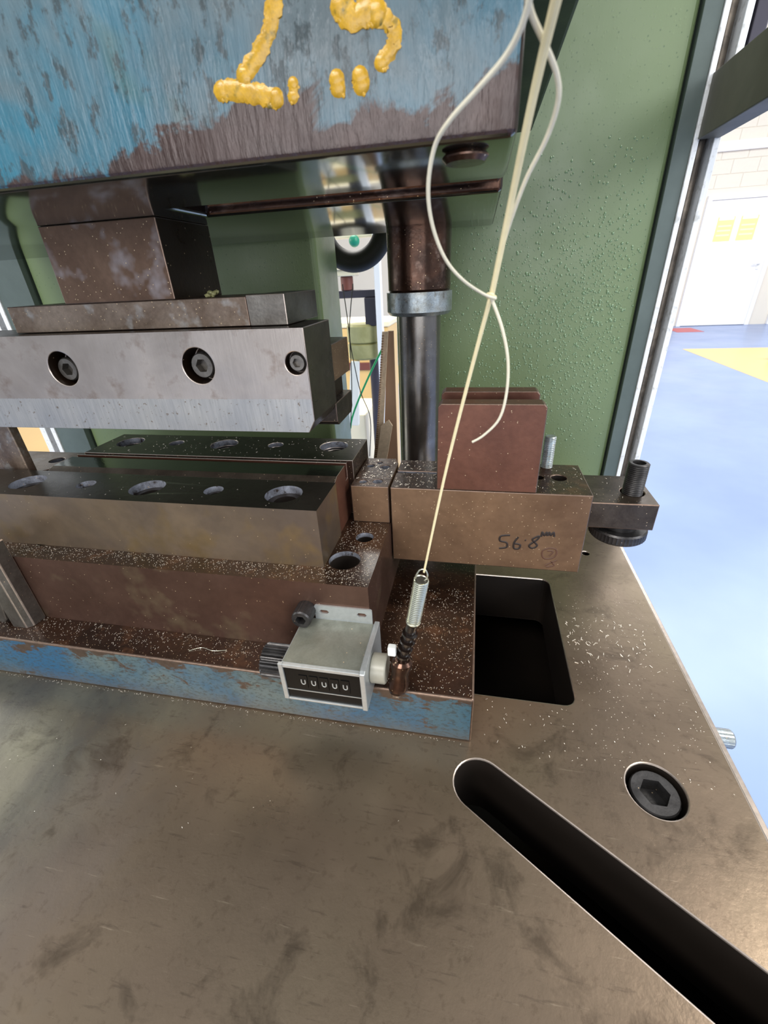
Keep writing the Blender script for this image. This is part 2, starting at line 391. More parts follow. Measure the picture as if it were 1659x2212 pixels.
def cut(bm, cutters):
    """boolean difference of a list of bmeshes, returned as a new bmesh"""
    me = bpy.data.meshes.new('t'); bm.to_mesh(me); bm.free(); o = bpy.data.objects.new('t', me); C.objects.link(o)
    tmp = []
    for cb in cutters:
        m2 = bpy.data.meshes.new('c'); cb.to_mesh(m2); cb.free(); c = bpy.data.objects.new('c', m2); C.objects.link(c); tmp.append((c, m2))
        md = o.modifiers.new('b', 'BOOLEAN'); md.object = c; md.operation = 'DIFFERENCE'; md.solver = 'EXACT'
    dg = bpy.context.evaluated_depsgraph_get(); dg.update()
    res = bpy.data.meshes.new_from_object(o.evaluated_get(dg))
    nb = bmesh.new(); nb.from_mesh(res)
    bpy.data.objects.remove(o); bpy.data.meshes.remove(me); bpy.data.meshes.remove(res)
    for c, m2 in tmp: bpy.data.objects.remove(c); bpy.data.meshes.remove(m2)
    return nb

def origin_of(p):
    l = Vector((0, 0, 0))
    while p: l += p.location; p = p.parent
    return l
def obj(name, bm, mats, parent=None, bevel=0.0, matfn=None, seg=2, smooth=True, ang=32, bevmat=None):
    """link a bmesh (mm, world) as one mesh object. mats: material or list. matfn(face)->index"""
    if not isinstance(mats, (list, tuple)): mats = [mats]
    mats = list(mats); bm.normal_update()
    if bevel: ang = min(ang, 12.5)
    if bevel:
        if matfn:
            for f in bm.faces: f.material_index = matfn(f)
        me0 = bpy.data.meshes.new('t'); bm.to_mesh(me0); bm.free()
        o = bpy.data.objects.new('t', me0); C.objects.link(o)
        for m in mats: me0.materials.append(m)
        if bevmat: me0.materials.append(bevmat)
        md = o.modifiers.new('b', 'BEVEL'); md.width = bevel; md.segments = seg; md.limit_method = 'ANGLE'; md.angle_limit = math.radians(40)
        md.use_clamp_overlap = True
        if bevmat: md.material = len(mats)
        dg = bpy.context.evaluated_depsgraph_get(); dg.update()
        res = bpy.data.meshes.new_from_object(o.evaluated_get(dg))
        bm = bmesh.new(); bm.from_mesh(res)
        bpy.data.objects.remove(o); bpy.data.meshes.remove(me0); bpy.data.meshes.remove(res)
        if bevmat: mats = mats + [bevmat]
    elif matfn:
        for f in bm.faces: f.material_index = matfn(f)
    for f in bm.faces: f.smooth = smooth
    for e in bm.edges:
        if len(e.link_faces) == 2: e.smooth = e.calc_face_angle(0) < math.radians(ang)
    xs = [v.co.x for v in bm.verts]; ys = [v.co.y for v in bm.verts]; zs = [v.co.z for v in bm.verts]
    c = Vector(((min(xs) + max(xs)) / 2, (min(ys) + max(ys)) / 2, min(zs)))
    for v in bm.verts: v.co = (v.co - c) * MM
    me = bpy.data.meshes.new(name); bm.to_mesh(me); bm.free()
    for m in mats: me.materials.append(m)
    o = bpy.data.objects.new(name, me); C.objects.link(o)
    if parent: o.parent = parent; o.location = c * MM - origin_of(parent)
    else: o.location = c * MM
    return o
def tag(o, label=None, cat=None, group=None, kind=None):
    if label: o['label'] = label
    if cat: o['category'] = cat
    if group: o['group'] = group
    if kind: o['kind'] = kind
    return o
def thing(name, loc, label, cat, group=None):
    o = bpy.data.objects.new(name, None); C.objects.link(o); o.location = Vector(loc) * MM
    o.empty_display_size = .01
    return tag(o, label, cat, group)
def dup(o, dx, parent=None):
    """copy an object and its children, shifted by dx (mm)"""
    c = o.copy(); C.objects.link(c); c.parent = parent or o.parent; c.location = o.location + Vector(dx) * MM
    for ch in list(o.children):
        g = ch.copy(); C.objects.link(g); g.parent = c
    return c
def top_mat(f):    # 0 sides, 1 top, 2 bottom
    return 1 if f.normal.z > .7 else 0

def socket_screw(c, r, h, axis, mat, parent, name='socket_screw', sock=None, knurl=True, frame=None, depth=None):
    """cap screw whose head top is at c, head extends back -h along the axis frame w"""
    u, v, wv = frame or AX[axis]; c = Vector(c)
    n = 48
    bm = bmesh.new(); sr = sock or r * .52; dp = depth or h * .55
    # outer ring, rim, hex socket
    def ring(rad, off, hexa=False):
        out = []
        for k in range(n):
            a = 2 * math.pi * k / n
            rr = rad
            if hexa:
                m = (a % (math.pi / 3)) - math.pi / 6; rr = rad * math.cos(math.pi / 6) / math.cos(m)
            elif knurl and off < -1.0 and rad >= r - .01: rr = rad - (.25 if k % 2 else 0)
            out.append(bm.verts.new(c + wv * off + u * (rr * math.cos(a)) + v * (rr * math.sin(a))))
        return out
    R = [ring(r, -h), ring(r, -1.1), ring(r - .9, 0), ring(sr, 0, True), ring(sr * .97, -dp, True)]
    for a, b in zip(R, R[1:]):
        for k in range(n): bm.faces.new((a[k], a[(k + 1) % n], b[(k + 1) % n], b[k]))
    bm.faces.new(R[-1]); bm.faces.new(R[0][::-1])
    bmesh.ops.recalc_face_normals(bm, faces=bm.faces[:])
    return obj(name, bm, mat, parent)
NEGY = (V(1, 0, 0), V(0, 0, 1), V(0, -1, 0))

# ================================================================== SETTING
F = -850.0
fl = obj('floor', box(-9000, 12000, -6000, 10230, F - 60, F), M['floor']); tag(fl, kind='structure')
wb = obj('wall_back', box(-9000, 12000, 10230, 10400, F, 4200), M['wall']); tag(wb, kind='structure')
blk = None
for r in range(19):
    for q in range(9):
        x0 = 3300 + q * 400 + (200 if r % 2 else 0); z0 = F + r * 200
        if x0 + 395 > 3800 and x0 < 5110 and z0 < 1290 and z0 + 195 > F: 
            if x0 + 395 <= 3830: pass
            else: continue
        if x0 < 6400 and x0 + 395 > 5390 and z0 < 1290: continue
        if blk is None:
            blk = obj('block', box(x0, x0 + 392, 10222, 10230, z0 + 4, z0 + 196), M['block'], wb, bevel=2.5)
            base = (x0, z0)
        else:
            c = blk.copy(); C.objects.link(c)
            c.location = blk.location + Vector((x0 - base[0], 0, z0 - base[1])) * MM
tr = obj('trim_1', box(3300, 8000, 10170, 10222, 1860, 1990), M['door'], bevel=5); tag(tr, kind='structure')
def door(name, x0, x1, handle=True):
    d = obj(name, box(x0 + 70, x1 - 70, 10185, 10215, F + 8, 1180), M['door'], bevel=3); tag(d, kind='structure')
    fr = bmesh.new(); add_box(fr, x0, x0 + 70, 10165, 10229, F, 1260); add_box(fr, x1 - 70, x1, 10165, 10229, F, 1260); add_box(fr, x0 + 70, x1 - 70, 10165, 10229, 1185, 1260)
    obj('door_frame', fr, M['door'], d, bevel=4)
    if handle:
        h = tube([(x1 - 150, 10180, 180), (x1 - 150, 10140, 180), (x1 - 165, 10132, 180), (x1 - 270, 10132, 180)], 10, 8, 3)
        add_box(h, x1 - 172, x1 - 128, 10172, 10186, 90, 240)
        obj('door_handle', h, M['alu'], d)
    return d
door('door_1', 3840, 5090)
door('door_2', 5400, 6380, False)
for x, lab in ((4085, 'yellow paper notice on the white door, nearer the hinge side'), (4450, 'yellow paper notice on the white door, nearer the handle')):
    p = thing('paper_notice', (x + 130, 10183, 580), lab, 'notice', 'paper notices on the white door')
    obj('sheet', box(x, x + 270, 10181, 10184, 560, 930), M['paper'], p)
    obj('header_strip', box(x + 20, x + 250, 10179, 10181, 880, 925), M['paper_white'], p)
    pr = bmesh.new()
    for k in range(3): add_box(pr, x + 30, x + 240, 10179, 10181, 640 + 70 * k, 665 + 70 * k)
    obj('printed_rows', pr, M['cream'], p)
fy = obj('floor_marking', box(2970, 11000, 3500, 7430, F, F + 2), M['floor_yellow']); tag(fy, kind='structure')
fy2 = obj('floor_marking', box(-6000, -900, 2300, 6400, F, F + 2), M['floor_yellow']); tag(fy2, kind='structure')
fr_ = obj('floor_marking', box(3560, 4000, 9300, 9900, F, F + 3), M['red']); tag(fr_, kind='structure')

# castor of a chair at the right edge of the picture
cs = thing('castor_wheel', (3680, 6500, F), 'black castor wheel at the right edge, on the yellow floor', 'wheel')
obj('tyre', lathe((3680, 6500, F + 66), [(22, -42), (50, -42), (62, -34), (62, 34), (50, 42), (22, 42), (22, -42)], 'x', 32), M['rubber'], cs)
obj('axle_housing', cyl((3680, 6500, F + 66), 24, -48, 48, 'x', 24, 3), M['slate'], cs)
obj('fork', prism_x([(6440, F + 150), (6470, F + 66), (6530, F + 66), (6560, F + 150), (6560, F + 190), (6440, F + 190)], 3630, 3637), M['slate'], cs)

# ================================================================== PRESS
# ---- bolster table
tb = thing('press_table', (-200, 300, -70), 'flat brown steel press table with a long slot and a square opening', 'machine table')
slot_c = V(17.5, 172, 0); d_ = V(0.84, -0.5425, 0); n_ = V(.5425, .84, 0); R_ = 17.0
sp = []
for k in range(17):
    a = math.pi / 2 + math.pi * k / 16
    p = slot_c + n_ * (R_ * math.sin(a)) + d_ * (R_ * math.cos(a)); sp.append((p.x, p.y))
for k in range(13):
    a = -math.pi / 2 + math.pi * k / 12
    p = slot_c + d_ * 166 + n_ * (R_ * 1.04 * math.sin(a)) + d_ * (R_ * math.cos(a)); sp.append((p.x, p.y))
B0 = (129, 187, 0)
tbm = cut(box(-700, 182.5, -160, 588, -60, 0), [
    prism_z(sp[::-1], -80, 10), prism_z(rrect(-30, 90.5, 243.5, 404, 9), -80, 10),
    cyl(B0, 17.6, -24, 10, 'z', 48), cyl((140, 462, 0), 4.2, -30, 10, 'z', 24)])
def tabmat(f):
    if f.normal.z > .7 and f.calc_center_median().z > -5: return 0
    if f.normal.x > .9 and f.calc_center_median().x > 182: return 2
    return 3
obj('table_plate', tbm, [M['table'], M['brown'], M['bar_steel'], M['void']], tb, bevel=1.0, matfn=tabmat, bevmat=M['edge'])
obj('side_strip', box(182.6, 186.5, -160, 588, -40, -1.2), M['edge'], tb, bevel=.5)
und = bmesh.new(); add_box(und, -690, 178, -150, 580, -160, -156); add_box(und, -690, -686, -150, 580, -156, -60.5); add_box(und, 174, 178, -150, 580, -156, -60.5)
add_box(und, -690, 178, -150, -146, -156, -60.5); add_box(und, -690, 178, 576, 580, -156, -60.5)
obj('added_dark_box', und, M['void'], tb)  # closed dark box added below so the slot and opening stay black
tag(socket_screw((B0[0], B0[1], -2.8), 15.0, 20, 'z', M['black_steel'], tb, sock=9.2, depth=10), 'black socket cap screw sunk in the table')
tbs = socket_screw((203, 246, -17), 7.0, 13, None, M['galv'], tb, frame=(V(0, 1, 0), V(0, 0, 1), V(1, 0, 0)), sock=3.6); tag(tbs, 'small bright cap screw in the table edge')
obj('washer', lathe((186.5, 246, -17), [(4, 0), (10.5, 0), (10.5, 3), (4, 3), (4, 0)], 'x', 32), M['black_steel'], tb)

# ---- lower die shoe
zs = 44.8
def shoemat(f):
    if f.normal.z > .7: return 1
    if f.normal.y < -.7: return 0
    return 2
sh = obj('lower_die_shoe', box(-620, 11, 201, 545, 0.05, zs), [M['blue_lower'], M['brown_top'], M['brown']], None, bevel=1.5, matfn=shoemat, seg=3, bevmat=M['edge_dim'])
tag(sh, 'worn blue painted steel base plate of the die, lying on the press table', 'die shoe')

# ---- die base block
zm = 110.3
bb = cut(box(-470, -65.5, 230, 425, zs, zm), [
    cyl((-90.5, 260, zm), 12.2, -4, 5, 'z', 40), cyl((-90.5, 260, zm), 11.6, -40, 5, 'z', 40), cyl((-82.7, 294, zm), 6.9, -40, 5, 'z', 32), cyl((-82.7, 294, zm), 7.4, -4, 5, 'z', 32),
    cyl((-360, 260, zm), 12.2, -30, 5, 'z', 40)])
def basemat(f):
    c = f.calc_center_median()
    if f.normal.z > .7 and c.z > zm - 1: return 1
    if c.z > zm - 42 and c.z < zm - .5 and c.y > 240 and c.y < 310 and c.x < -66: return 3 if f.normal.z > .5 or c.z < zm - 5 else 2
    return 0
db = obj('die_base_block', bb, [M['brown'], M['brown_top'], M['hole'], M['void']], None, bevel=.9, matfn=basemat, bevmat=M['edge'])
tag(db, 'long red-brown oily steel block carrying the die, counter screwed to its front', 'die block')

# ---- front die block with counterbored holes
zf = 158.5
def plate_with_holes(x0, x1, y0, y1, z0, z1, holes):
    cs_ = []
    for hx, hy, r in holes:
        cs_.append(cyl((hx, hy, z1), r, -6.5 if r > 10 else -4.5, 4, 'z', 40))
        cs_.append(cyl((hx, hy, z1), r * .62, -36, 4, 'z', 32))
    return cut(box(x0, x1, y0, y1, z0, z1), cs_)
def hm(x0, x1, y0, y1, z1):
    def fn(f):
        c = f.calc_center_median()
        if f.normal.z > .7 and c.z > z1 - 1: return 1
        if c.x > x0 + .5 and c.x < x1 - .5 and c.y > y0 + .5 and c.y < y1 - .5 and c.z > z1 - 40: return 3 if f.normal.z > .5 or c.z < z1 - 6.8 else 2  # upper hole walls light, ledges and depths get the shade-dark steel
        return 0
    return fn
fh = [(-137.5, 272.5, 14.3), (-196.5, 273, 7.6), (-255.5, 272.5, 14.0), (-314.5, 273, 7.6), (-373, 272.5, 14.0)]
fd = obj('front_die_plate', plate_with_holes(-440, -103.5, 249, 296, zm, zf, fh), [M['die_front'], M['die_top'], M['hole'], M['void']], None, bevel=.7, matfn=hm(-440, -103.5, 249, 296, zf), bevmat=M['edge'])
tag(fd, 'ground steel die bar in front of the slot, large and small holes along its top', 'die plate')
# blade between
bl = prism_x([(296.8, zm), (296.8, zf - .6), (303.5, zf + 2.0), (334, zf + 2.0), (334, zm)], -378, -104.5)
bd = obj('die_insert', cut(bl, [box(-385, -95, 326, 331.5, zf - 12, zf + 9)]), [M['plate_red'], M['polish'], M['clamp']], None, bevel=.3,
         matfn=lambda f: 1 if f.normal.z > .95 and f.calc_center_median().z > zf else (2 if (f.normal.z > .3 and f.normal.z < .95) or f.normal.x > .9 and f.calc_center_median().z > zf - 2 else 0), bevmat=M['edge'])
tag(bd, 'narrow polished die insert with a red-brown groove, between the two drilled bars', 'die insert')
zr_ = zf + 3.2
rh = [(-126.5, 369, 13.2), (-185, 368, 7.2), (-239, 367, 13.2), (-292, 367, 7.2), (-345, 366.5, 13.2)]
rd = obj('rear_die_plate', plate_with_holes(-372, -99.5, 334.6, 390, zm, zr_, rh), [M['brown_top'], M['die_top'], M['hole'], M['void']], None, bevel=.7, matfn=hm(-372, -99.5, 334.6, 390, zr_), bevmat=M['edge'])
tag(rd, 'dark steel die bar behind the slot, holes along its chip-strewn top', 'die plate')
# ---- end block A
zA = 145.0
ea = obj('die_end_block', cut(prism_z([(-98.8, 319.5), (-66.2, 319.5), (-66.2, 372), (-70, 383), (-98.8, 383)], zm, zA),
        [cyl((x, y, zA), r, -12, 4, 'z', 24) for x, y, r in ((-91, 364, 3.6), (-77, 362, 4.6), (-90, 329, 3.4), (-77.5, 330.5, 4.4), (-84, 372, 2.6))]),
        [M['brown_light'], M['brown_top'], M['hole'], M['void']], None, bevel=.6, matfn=hm(-98.8, -66.2, 319.5, 383, zA), bevmat=M['edge_dim'])
tag(ea, 'small brown block with five holes, packed against the right end of the die', 'block')
la = obj('die_end_block', cut(prism_z([(-560, 300), (-412, 300), (-385, 352), (-385, 362), (-560, 362)], zm, 150),
        [cyl((x, y, 150), r, -12, 4, 'z', 24) for x, y, r in ((-440, 318, 11), (-415, 340, 7), (-470, 345, 8))]),
        [M['brown_light'], M['speckled'], M['hole'], M['void']], None, bevel=.6, matfn=hm(-560, -385, 300, 362, 150), bevmat=M['edge_dim'])
tag(la, 'grey chip-covered block at the left end of the die', 'block')
# ---- right stop block
zR = 144.8
rb = thing('stop_block', (15, 350, 72.5), 'tan steel block marked 56.8mm in black pen, right of the die', 'block')
rbm = cut(box(-64.6, 94, 319.5, 381, 72.5, zR), [cyl((73.5, 352, zR), 6.2, -22, 4, 'z', 32), cyl((57, 352, zR), 4.6, -22, 4, 'z', 24),
      box(-66, -27, 351, 355.5, zR - 3, zR + 3)])
obj('block_body', rbm, [M['brown_light'], M['brown_top'], M['hole'], M['void']], rb, bevel=.7, matfn=hm(-64.6, 94, 319.5, 381, zR), bevmat=M['edge_dim'])
Wr = dict(
 five=[(35.7, 105.4), (28.4, 104.0), (28.0, 99.3), (33.4, 97.9), (33.8, 93.3), (27.8, 91.8)],
 six=[(42.4, 104.1), (39.6, 98.4), (39.9, 92.8), (43.7, 92.7), (44.6, 96.5), (40.2, 97.5)],
 dot=[(48.0, 101.6), (48.8, 101.2)],
 eight=[(56.4, 105.1), (53.8, 102.2), (58.1, 97.1), (54.7, 94.0), (51.8, 96.6), (57.4, 102.5), (58.8, 106.2), (56.4, 105.1)],
 m1=[(60.4, 105.8), (60.7, 110.3), (62.6, 107.0), (64.2, 110.3), (65.0, 106.8)], m2=[(65.6, 107.2), (66.2, 110.4), (67.6, 107.5), (69.4, 110.6), (70.4, 106.5)])
wm = bmesh.new()
for P in Wr.values(): tube([(x, 319.35, z) for x, z in P], .85, 6, 4, wm, .3)
tag(obj('marker_writing', wm, M['ink'], rb), 'black pen writing reading 56.8mm')
wm = bmesh.new()
for P in ([(67.9, 95.1), (73.0, 94.6), (74.4, 90.1), (72.1, 85.7), (66.3, 84.2), (63.3, 87.3), (63.4, 92.4), (67.9, 95.1)], [(66.8, 92.2), (71.5, 92.0), (69.0, 87.2)], [(75.8, 83.5), (70.9, 80.4), (66.6, 77.1)], [(71, 82), (74, 78), (68, 76)]):
    tube([(x, 319.35, z) for x, z in P], .7, 6, 4, wm, .3)
tag(obj('marker_circle', wm, M['ink_faded'], rb), 'faded circled pen mark')
# ---- upright stop plates
def uplate(y0, y1, x0, x1, z1, label):
    pts = [(x0, zR + .1), (x1, zR + .1), (x1, z1 - 2.5), (x1 - 2.5, z1), (x0 + 2.5, z1), (x0, z1 - 2.5)]
    o = obj('stop_plate', prism_y(pts, y0, y1), M['plate_red'], None, bevel=.7, bevmat=M['edge_dim']); return tag(o, label, 'steel plate')
uplate(320, 334, -26, 52, 215, 'front red-brown upright plate standing on the stop block, facing the string')
uplate(356, 371, -26, 51, 215.5, 'rear red-brown upright plate standing just behind a nearly identical one')
# studs behind
def threaded(bm, c, r, h, pitch=1.6, n=24, hollow=0):
    prof = []
    z = 0
    prof.append((0, 0)) if not hollow else None
    while z < h - pitch:
        prof += [(r, z), (r - .75, z + pitch * .5)]; z += pitch
    prof += [(r, z), (r, h - .8), (r - 1.0, h)]
    if hollow: prof += [(hollow, h), (hollow * .95, h - 9), (0, h - 9)]
    else: prof += [(0, h)]
    if hollow: prof = [(0, 0)] + prof
    return lathe(c, prof, 'z', n, bm)
st = obj('threaded_stud', threaded(None, (66.5, 376, zR), 5.0, 28, 1.7, 28), M['galv']); tag(st, 'short bright threaded stud standing behind the upright plates', 'screw')
# ---- clamp bar
zc = 124
cb = thing('clamp_bar', (125, 380, 99.5), 'dark steel bar sticking out right of the marked block, over the table edge', 'bar')
obj('bar_body', cut(box(94.4, 154.8, 350, 408.5, 99.7, zc), [cyl((140.3, 374, zc), 9.6, -30, 5, 'z', 40)]), [M['clamp'], M['clamp'], M['hole']], cb, bevel=.8, bevmat=M['edge_dim'])
obj('set_screw', threaded(None, (140.3, 374, 86), 8.3, 65.5, 1.7, 40, 5.2), M['black_steel'], cb)
kn = bmesh.new()
prof = []
lathe((135, 372, 82), [(8, 0), (22.5, 0), (24, 1.5), (24, 8.5), (22.5, 10), (15, 10), (15, 17.5), (8, 17.5), (8, 0)], 'z', 96, kn)
for v in kn.verts:
    r = math.hypot(v.co.x - 135, v.co.y - 372)
    if r > 23.5:
        a = math.atan2(v.co.y - 372, v.co.x - 135)
        if round(a / (2 * math.pi) * 96) % 2: v.co.x -= .5 * math.cos(a); v.co.y -= .5 * math.sin(a)
obj('knurled_nut', kn, M['black_steel'], cb)

# ---- left side pieces in front of the base block
lb = obj('guide_bar', prism_z([(-385.5, 214), (-371, 214), (-367, 218), (-367, 229.6), (-385.5, 229.6)], zs + .1, 128), M['bar_steel'], None, bevel=.8, bevmat=M['edge'])
tag(lb, 'grey upright square bar leaning at the left end of the long brown block', 'bar')
lv = thing('clamp_lever', (-396, 222, 45), 'rounded grey lever with a dark pivot bolt at the left edge of the picture', 'lever')
obj('lever_arm', prism_y([(-399, 108), (-389, 104), (-388, 66), (-392, 50), (-398, 45.2), (-408, 50), (-412, 80), (-410, 108)], 216, 226), M['bar_steel'], lv, bevel=1.5)
socket_screw((-400, 210, 82), 7, 6, None, M['black_steel'], lv, frame=NEGY, name='pivot_bolt')

# ---- guide post, bushing, collar
PX, PY = -62.0, 507.0
gp = obj('guide_post', lathe((PX, PY, 0), [(0, zs), (22.7, zs), (22.7, 285), (22.7, 300), (0, 300)], 'z', 64), M['post']); tag(gp, 'vertical ground steel guide post rising behind the stop plates', 'post')
gb = thing('guide_bushing', (PX, PY, 268), 'dark oily sleeve hanging over the guide post, ringed by a silver collar', 'bushing')
obj('sleeve', lathe((PX, PY, 0), [(22.9, 284), (31.0, 284), (32.3, 286), (32.3, 340.3), (22.9, 340.3), (22.9, 284)], 'z', 64), M['bush'], gb)
obj('collar', lathe((PX, PY, 0), [(22.9, 262), (31, 262), (34.2, 265.5), (34.2, 283.9), (22.9, 283.9), (22.9, 262)], 'z', 64), M['galv'], gb)

# ================================================================== UPPER DIE SHOE
Z = 340.3
us = thing('upper_die_shoe', (-280, 370, Z), 'thick worn teal steel plate overhead with dripping yellow paint strokes', 'die shoe')
um = cut(box(-620, 10.2, 199.5, 545, Z, 405), [box(-183, 20, 281, 324, Z - 10, Z + 8)])
def umat(f):
    c = f.calc_center_median()
    if f.normal.z < -.7 and c.z < Z + 1: return 1
    if c.y > 270 and c.y < 326 and c.z < Z + 12 and abs(f.normal.x) < .5: return 3
    if f.normal.y < -.5 and c.y < 220: return 0
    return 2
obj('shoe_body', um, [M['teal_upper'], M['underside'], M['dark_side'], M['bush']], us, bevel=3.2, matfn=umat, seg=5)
YS = [([(-72.2, 384.0), (-73.9, 379.3), (-76.8, 374.6), (-81.8, 369.9), (-87.6, 365.6)], 3.0),
      ([(-97.2, 362.5), (-91.7, 362.1), (-85.5, 360.7), (-80.3, 359.3), (-76.5, 358.4)], 3.2),
      ([(-69.2, 361.6), (-69.8, 358.2)], 2.1), ([(-49.7, 378.7), (-45.7, 375.3), (-41.3, 376.3), (-37.8, 375.7)], 3.8),
      ([(-37.8, 375.1), (-34.0, 373.1), (-31.8, 370.1), (-33.0, 366.9), (-36.8, 363.9)], 2.6),
      ([(-53.1, 361.1), (-52.8, 359.0)], 2.9), ([(-44.6, 360.9), (-44.2, 358.9)], 3.1)]
for P, r in YS:
    b = tube([(x, 199.7, z) for x, z in P], r, 12, 5, None, .28)
    for v in b.verts:
        j = .7
        v.co.x += random.uniform(-j, j); v.co.z += random.uniform(-j, j)
    for e in (P[0], P[-1]): blob((e[0], 199.6, e[1]), r * 1.02, (1, .3, 1), b, 2, .06)
    for k in range(max(2, len(P) - 1)):          # drip beads under the stroke
        q = random.choice(P); blob((q[0] + random.uniform(-2, 2), 199.3, q[1] - r * .8), r * .26, (1, .5, 1.2), b, 1)
    obj('yellow_paint_stroke', b, M['yellow'], us)
obj('oily_lug', cyl((-8, 215, Z), 9, -3.6, 0, 'z', 24, 1.5), M['bush'], us)
# slide of the press above
sl = obj('press_slide', box(-560, 38, 225, 512, 405.3, 900), M['dark_green'], None, bevel=2); tag(sl, 'dark green press slide above the teal plate, behind the hanging strings', 'machine slide')

# ---- punch holder
ph = thing('punch_holder', (-250, 330, 273.8), 'speckled brown steel block hanging under the teal plate, with a wider foot', 'tool holder')
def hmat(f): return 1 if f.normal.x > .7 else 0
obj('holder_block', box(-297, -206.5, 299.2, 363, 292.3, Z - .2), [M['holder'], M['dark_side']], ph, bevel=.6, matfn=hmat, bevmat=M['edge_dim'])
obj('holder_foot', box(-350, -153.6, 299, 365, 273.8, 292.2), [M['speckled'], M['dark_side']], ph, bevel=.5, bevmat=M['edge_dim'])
obj('spacer', box(-153.3, -126, 299, 362, 273.8, 293), M['bar_steel'], ph, bevel=.5, bevmat=M['edge'])
gm = bmesh.new()
for k in range(9): blob((-184 + random.uniform(-5, 5), 309 + random.uniform(-4, 4), 294 + random.uniform(-1, 2)), random.uniform(1.2, 2.6), (1, 1, .8), gm, 1, .15)
tag(obj('grease_lump', gm, M['far_green'], ph), 'yellow-green lump of grease')

# ---- front punch bar
pz0, pz1 = 203.5, 273.4
pp = thing('front_punch_bar', (-260, 300, pz0), 'long grey punch bar with recessed cap screws in its face, hanging over the die', 'punch')
pbm = prism_y([(-470, pz0), (-114.5, pz0), (-109.5, pz0 + 8.5), (-109.5, pz1), (-470, pz1)], 283, 338)
SC = [(-303.5, 250, 12.2, 8.7, 8), (-190, 250.3, 12.2, 8.7, 7), (-110.0 + 1.5 - 8.5 + 7.2, 251.4, 0, 0, 0)]
holes = [(-303.5, 249.8, 12.4), (-190.3, 250.5, 12.2)]
cl = [cyl((x, 283, z), r, -5, 16, 'y', 48) for x, z, r in holes]
cl.append(cyl((-117.8, 283, 251.4), 7.4, -5, 8, 'y', 40))
pbm = cut(pbm, cl)
def pm(f):
    c = f.calc_center_median()
    if f.normal.y < -.7 and c.y < 284: return 0
    if c.y > 283.5 and c.y < 300 and c.z > 230 and c.z < 268 and c.x < -110: return 2
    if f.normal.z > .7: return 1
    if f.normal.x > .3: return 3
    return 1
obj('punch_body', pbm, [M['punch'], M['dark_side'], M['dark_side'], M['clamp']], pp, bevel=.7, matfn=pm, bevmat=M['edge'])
socket_screw((-306, 289, 248.4), 8.6, 10, None, M['bar_steel'], pp, frame=NEGY, sock=4.9)
socket_screw((-190.6, 288, 249.9), 8.9, 11, None, M['bar_steel'], pp, frame=NEGY, sock=4.9)
socket_screw((-117.4, 284.6, 251.4), 5.9, 6, None, M['bar_steel'], pp, frame=NEGY, sock=3.2)
# ---- rear punch pieces, seen beyond the right end
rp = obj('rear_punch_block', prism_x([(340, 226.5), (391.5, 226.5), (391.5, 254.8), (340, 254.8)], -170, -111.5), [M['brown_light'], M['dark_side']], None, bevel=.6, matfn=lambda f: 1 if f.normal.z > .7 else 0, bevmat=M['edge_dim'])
tag(rp, 'brown block end poking out behind the punch bar, the upper of two', 'punch block')
rp2 = obj('rear_punch_block', prism_x([(344, 190.5), (384, 190.5), (389, 195), (389, 209.5), (340, 209.5), (340, 194)], -160, -111), M['clamp'], None, bevel=.6, bevmat=M['edge_dim'])
tag(rp2, 'grey slant-edged block end behind the punch bar, the lower of two', 'punch block')
rp3 = obj('rear_punch_spacer', box(-165, -118, 342, 386, 209.8, 226.2), M['dark_side'], None); tag(rp3, 'dark spacer between the two block ends behind the punch bar', 'spacer')
# tall block hanging at the far left
lh = obj('side_stop_plate', prism_y([(-560, 150.1), (-404.8, 150.1), (-404.8, 200), (-408, 203.2), (-560, 203.2)], 301, 309), M['speckled'], None, bevel=.8)
lh.location.y -= .0
tag(lh, 'rough grey block at the far left, between the punch bar and the die', 'steel plate')

# ================================================================== PRESS FRAME, GUARDS
pf = thing('machine_press', (-230, 700, -60), 'green painted press frame columns behind the die, wet with oil drops', 'machine frame')
rc = box(-104, 181, 600, 690, -60, 1300)
tag(obj('right_column', rc, M['green'], pf, bevel=8, seg=4), 'green column with oil drops')
lc = box(-640, -203, 600, 695, -60, 1300)
obj('left_column', lc, M['green'], pf, bevel=9, seg=5)
dv, df = [], []
for k in range(2600):
    # oil drops thicker toward the middle right of the column
    x = random.triangular(-60, 176, 150); z = random.triangular(60, 420, 250)
    r = random.uniform(.4, 1.25) * (1.3 if random.random() < .15 else 1); i0 = len(dv)
    dv.append((x, 599.9 - r * .5, z))
    for q, (rr_, yy) in enumerate(((.62, .36), (1.0, 0.0))):
        for j in range(7):
            a = 2 * math.pi * j / 7; dv.append((x + r * rr_ * math.cos(a), 599.95 - r * yy, z + r * rr_ * 1.15 * math.sin(a)))
    for j in range(7):
        k2 = (j + 1) % 7
        df.append((i0, i0 + 1 + j, i0 + 1 + k2)); df.append((i0 + 1 + j, i0 + 8 + j, i0 + 8 + k2, i0 + 1 + k2))
dme = bpy.data.meshes.new('d'); dme.from_pydata(dv, [], df); dm = bmesh.new(); dm.from_mesh(dme)
t = NT('oil_drop'); mo = t.out(rgb(112, 136, 98), .08, 0, .5, .05)
tag(obj('oil_drops', dm, mo, pf, ang=80), 'beads of oil on the green column', None, None, 'stuff')
# black rubber ring seen through the opening
rr = lathe((-184, 722, 366), [(31 + 15 + 15 * math.cos(2 * math.pi * k / 16) * .95, 15 * math.sin(2 * math.pi * k / 16)) for k in range(17)], 'y', 64)
tag(obj('rubber_ring', rr, M['rubber']), 'thick black rubber ring hanging in the frame opening behind the teal plate', 'ring')

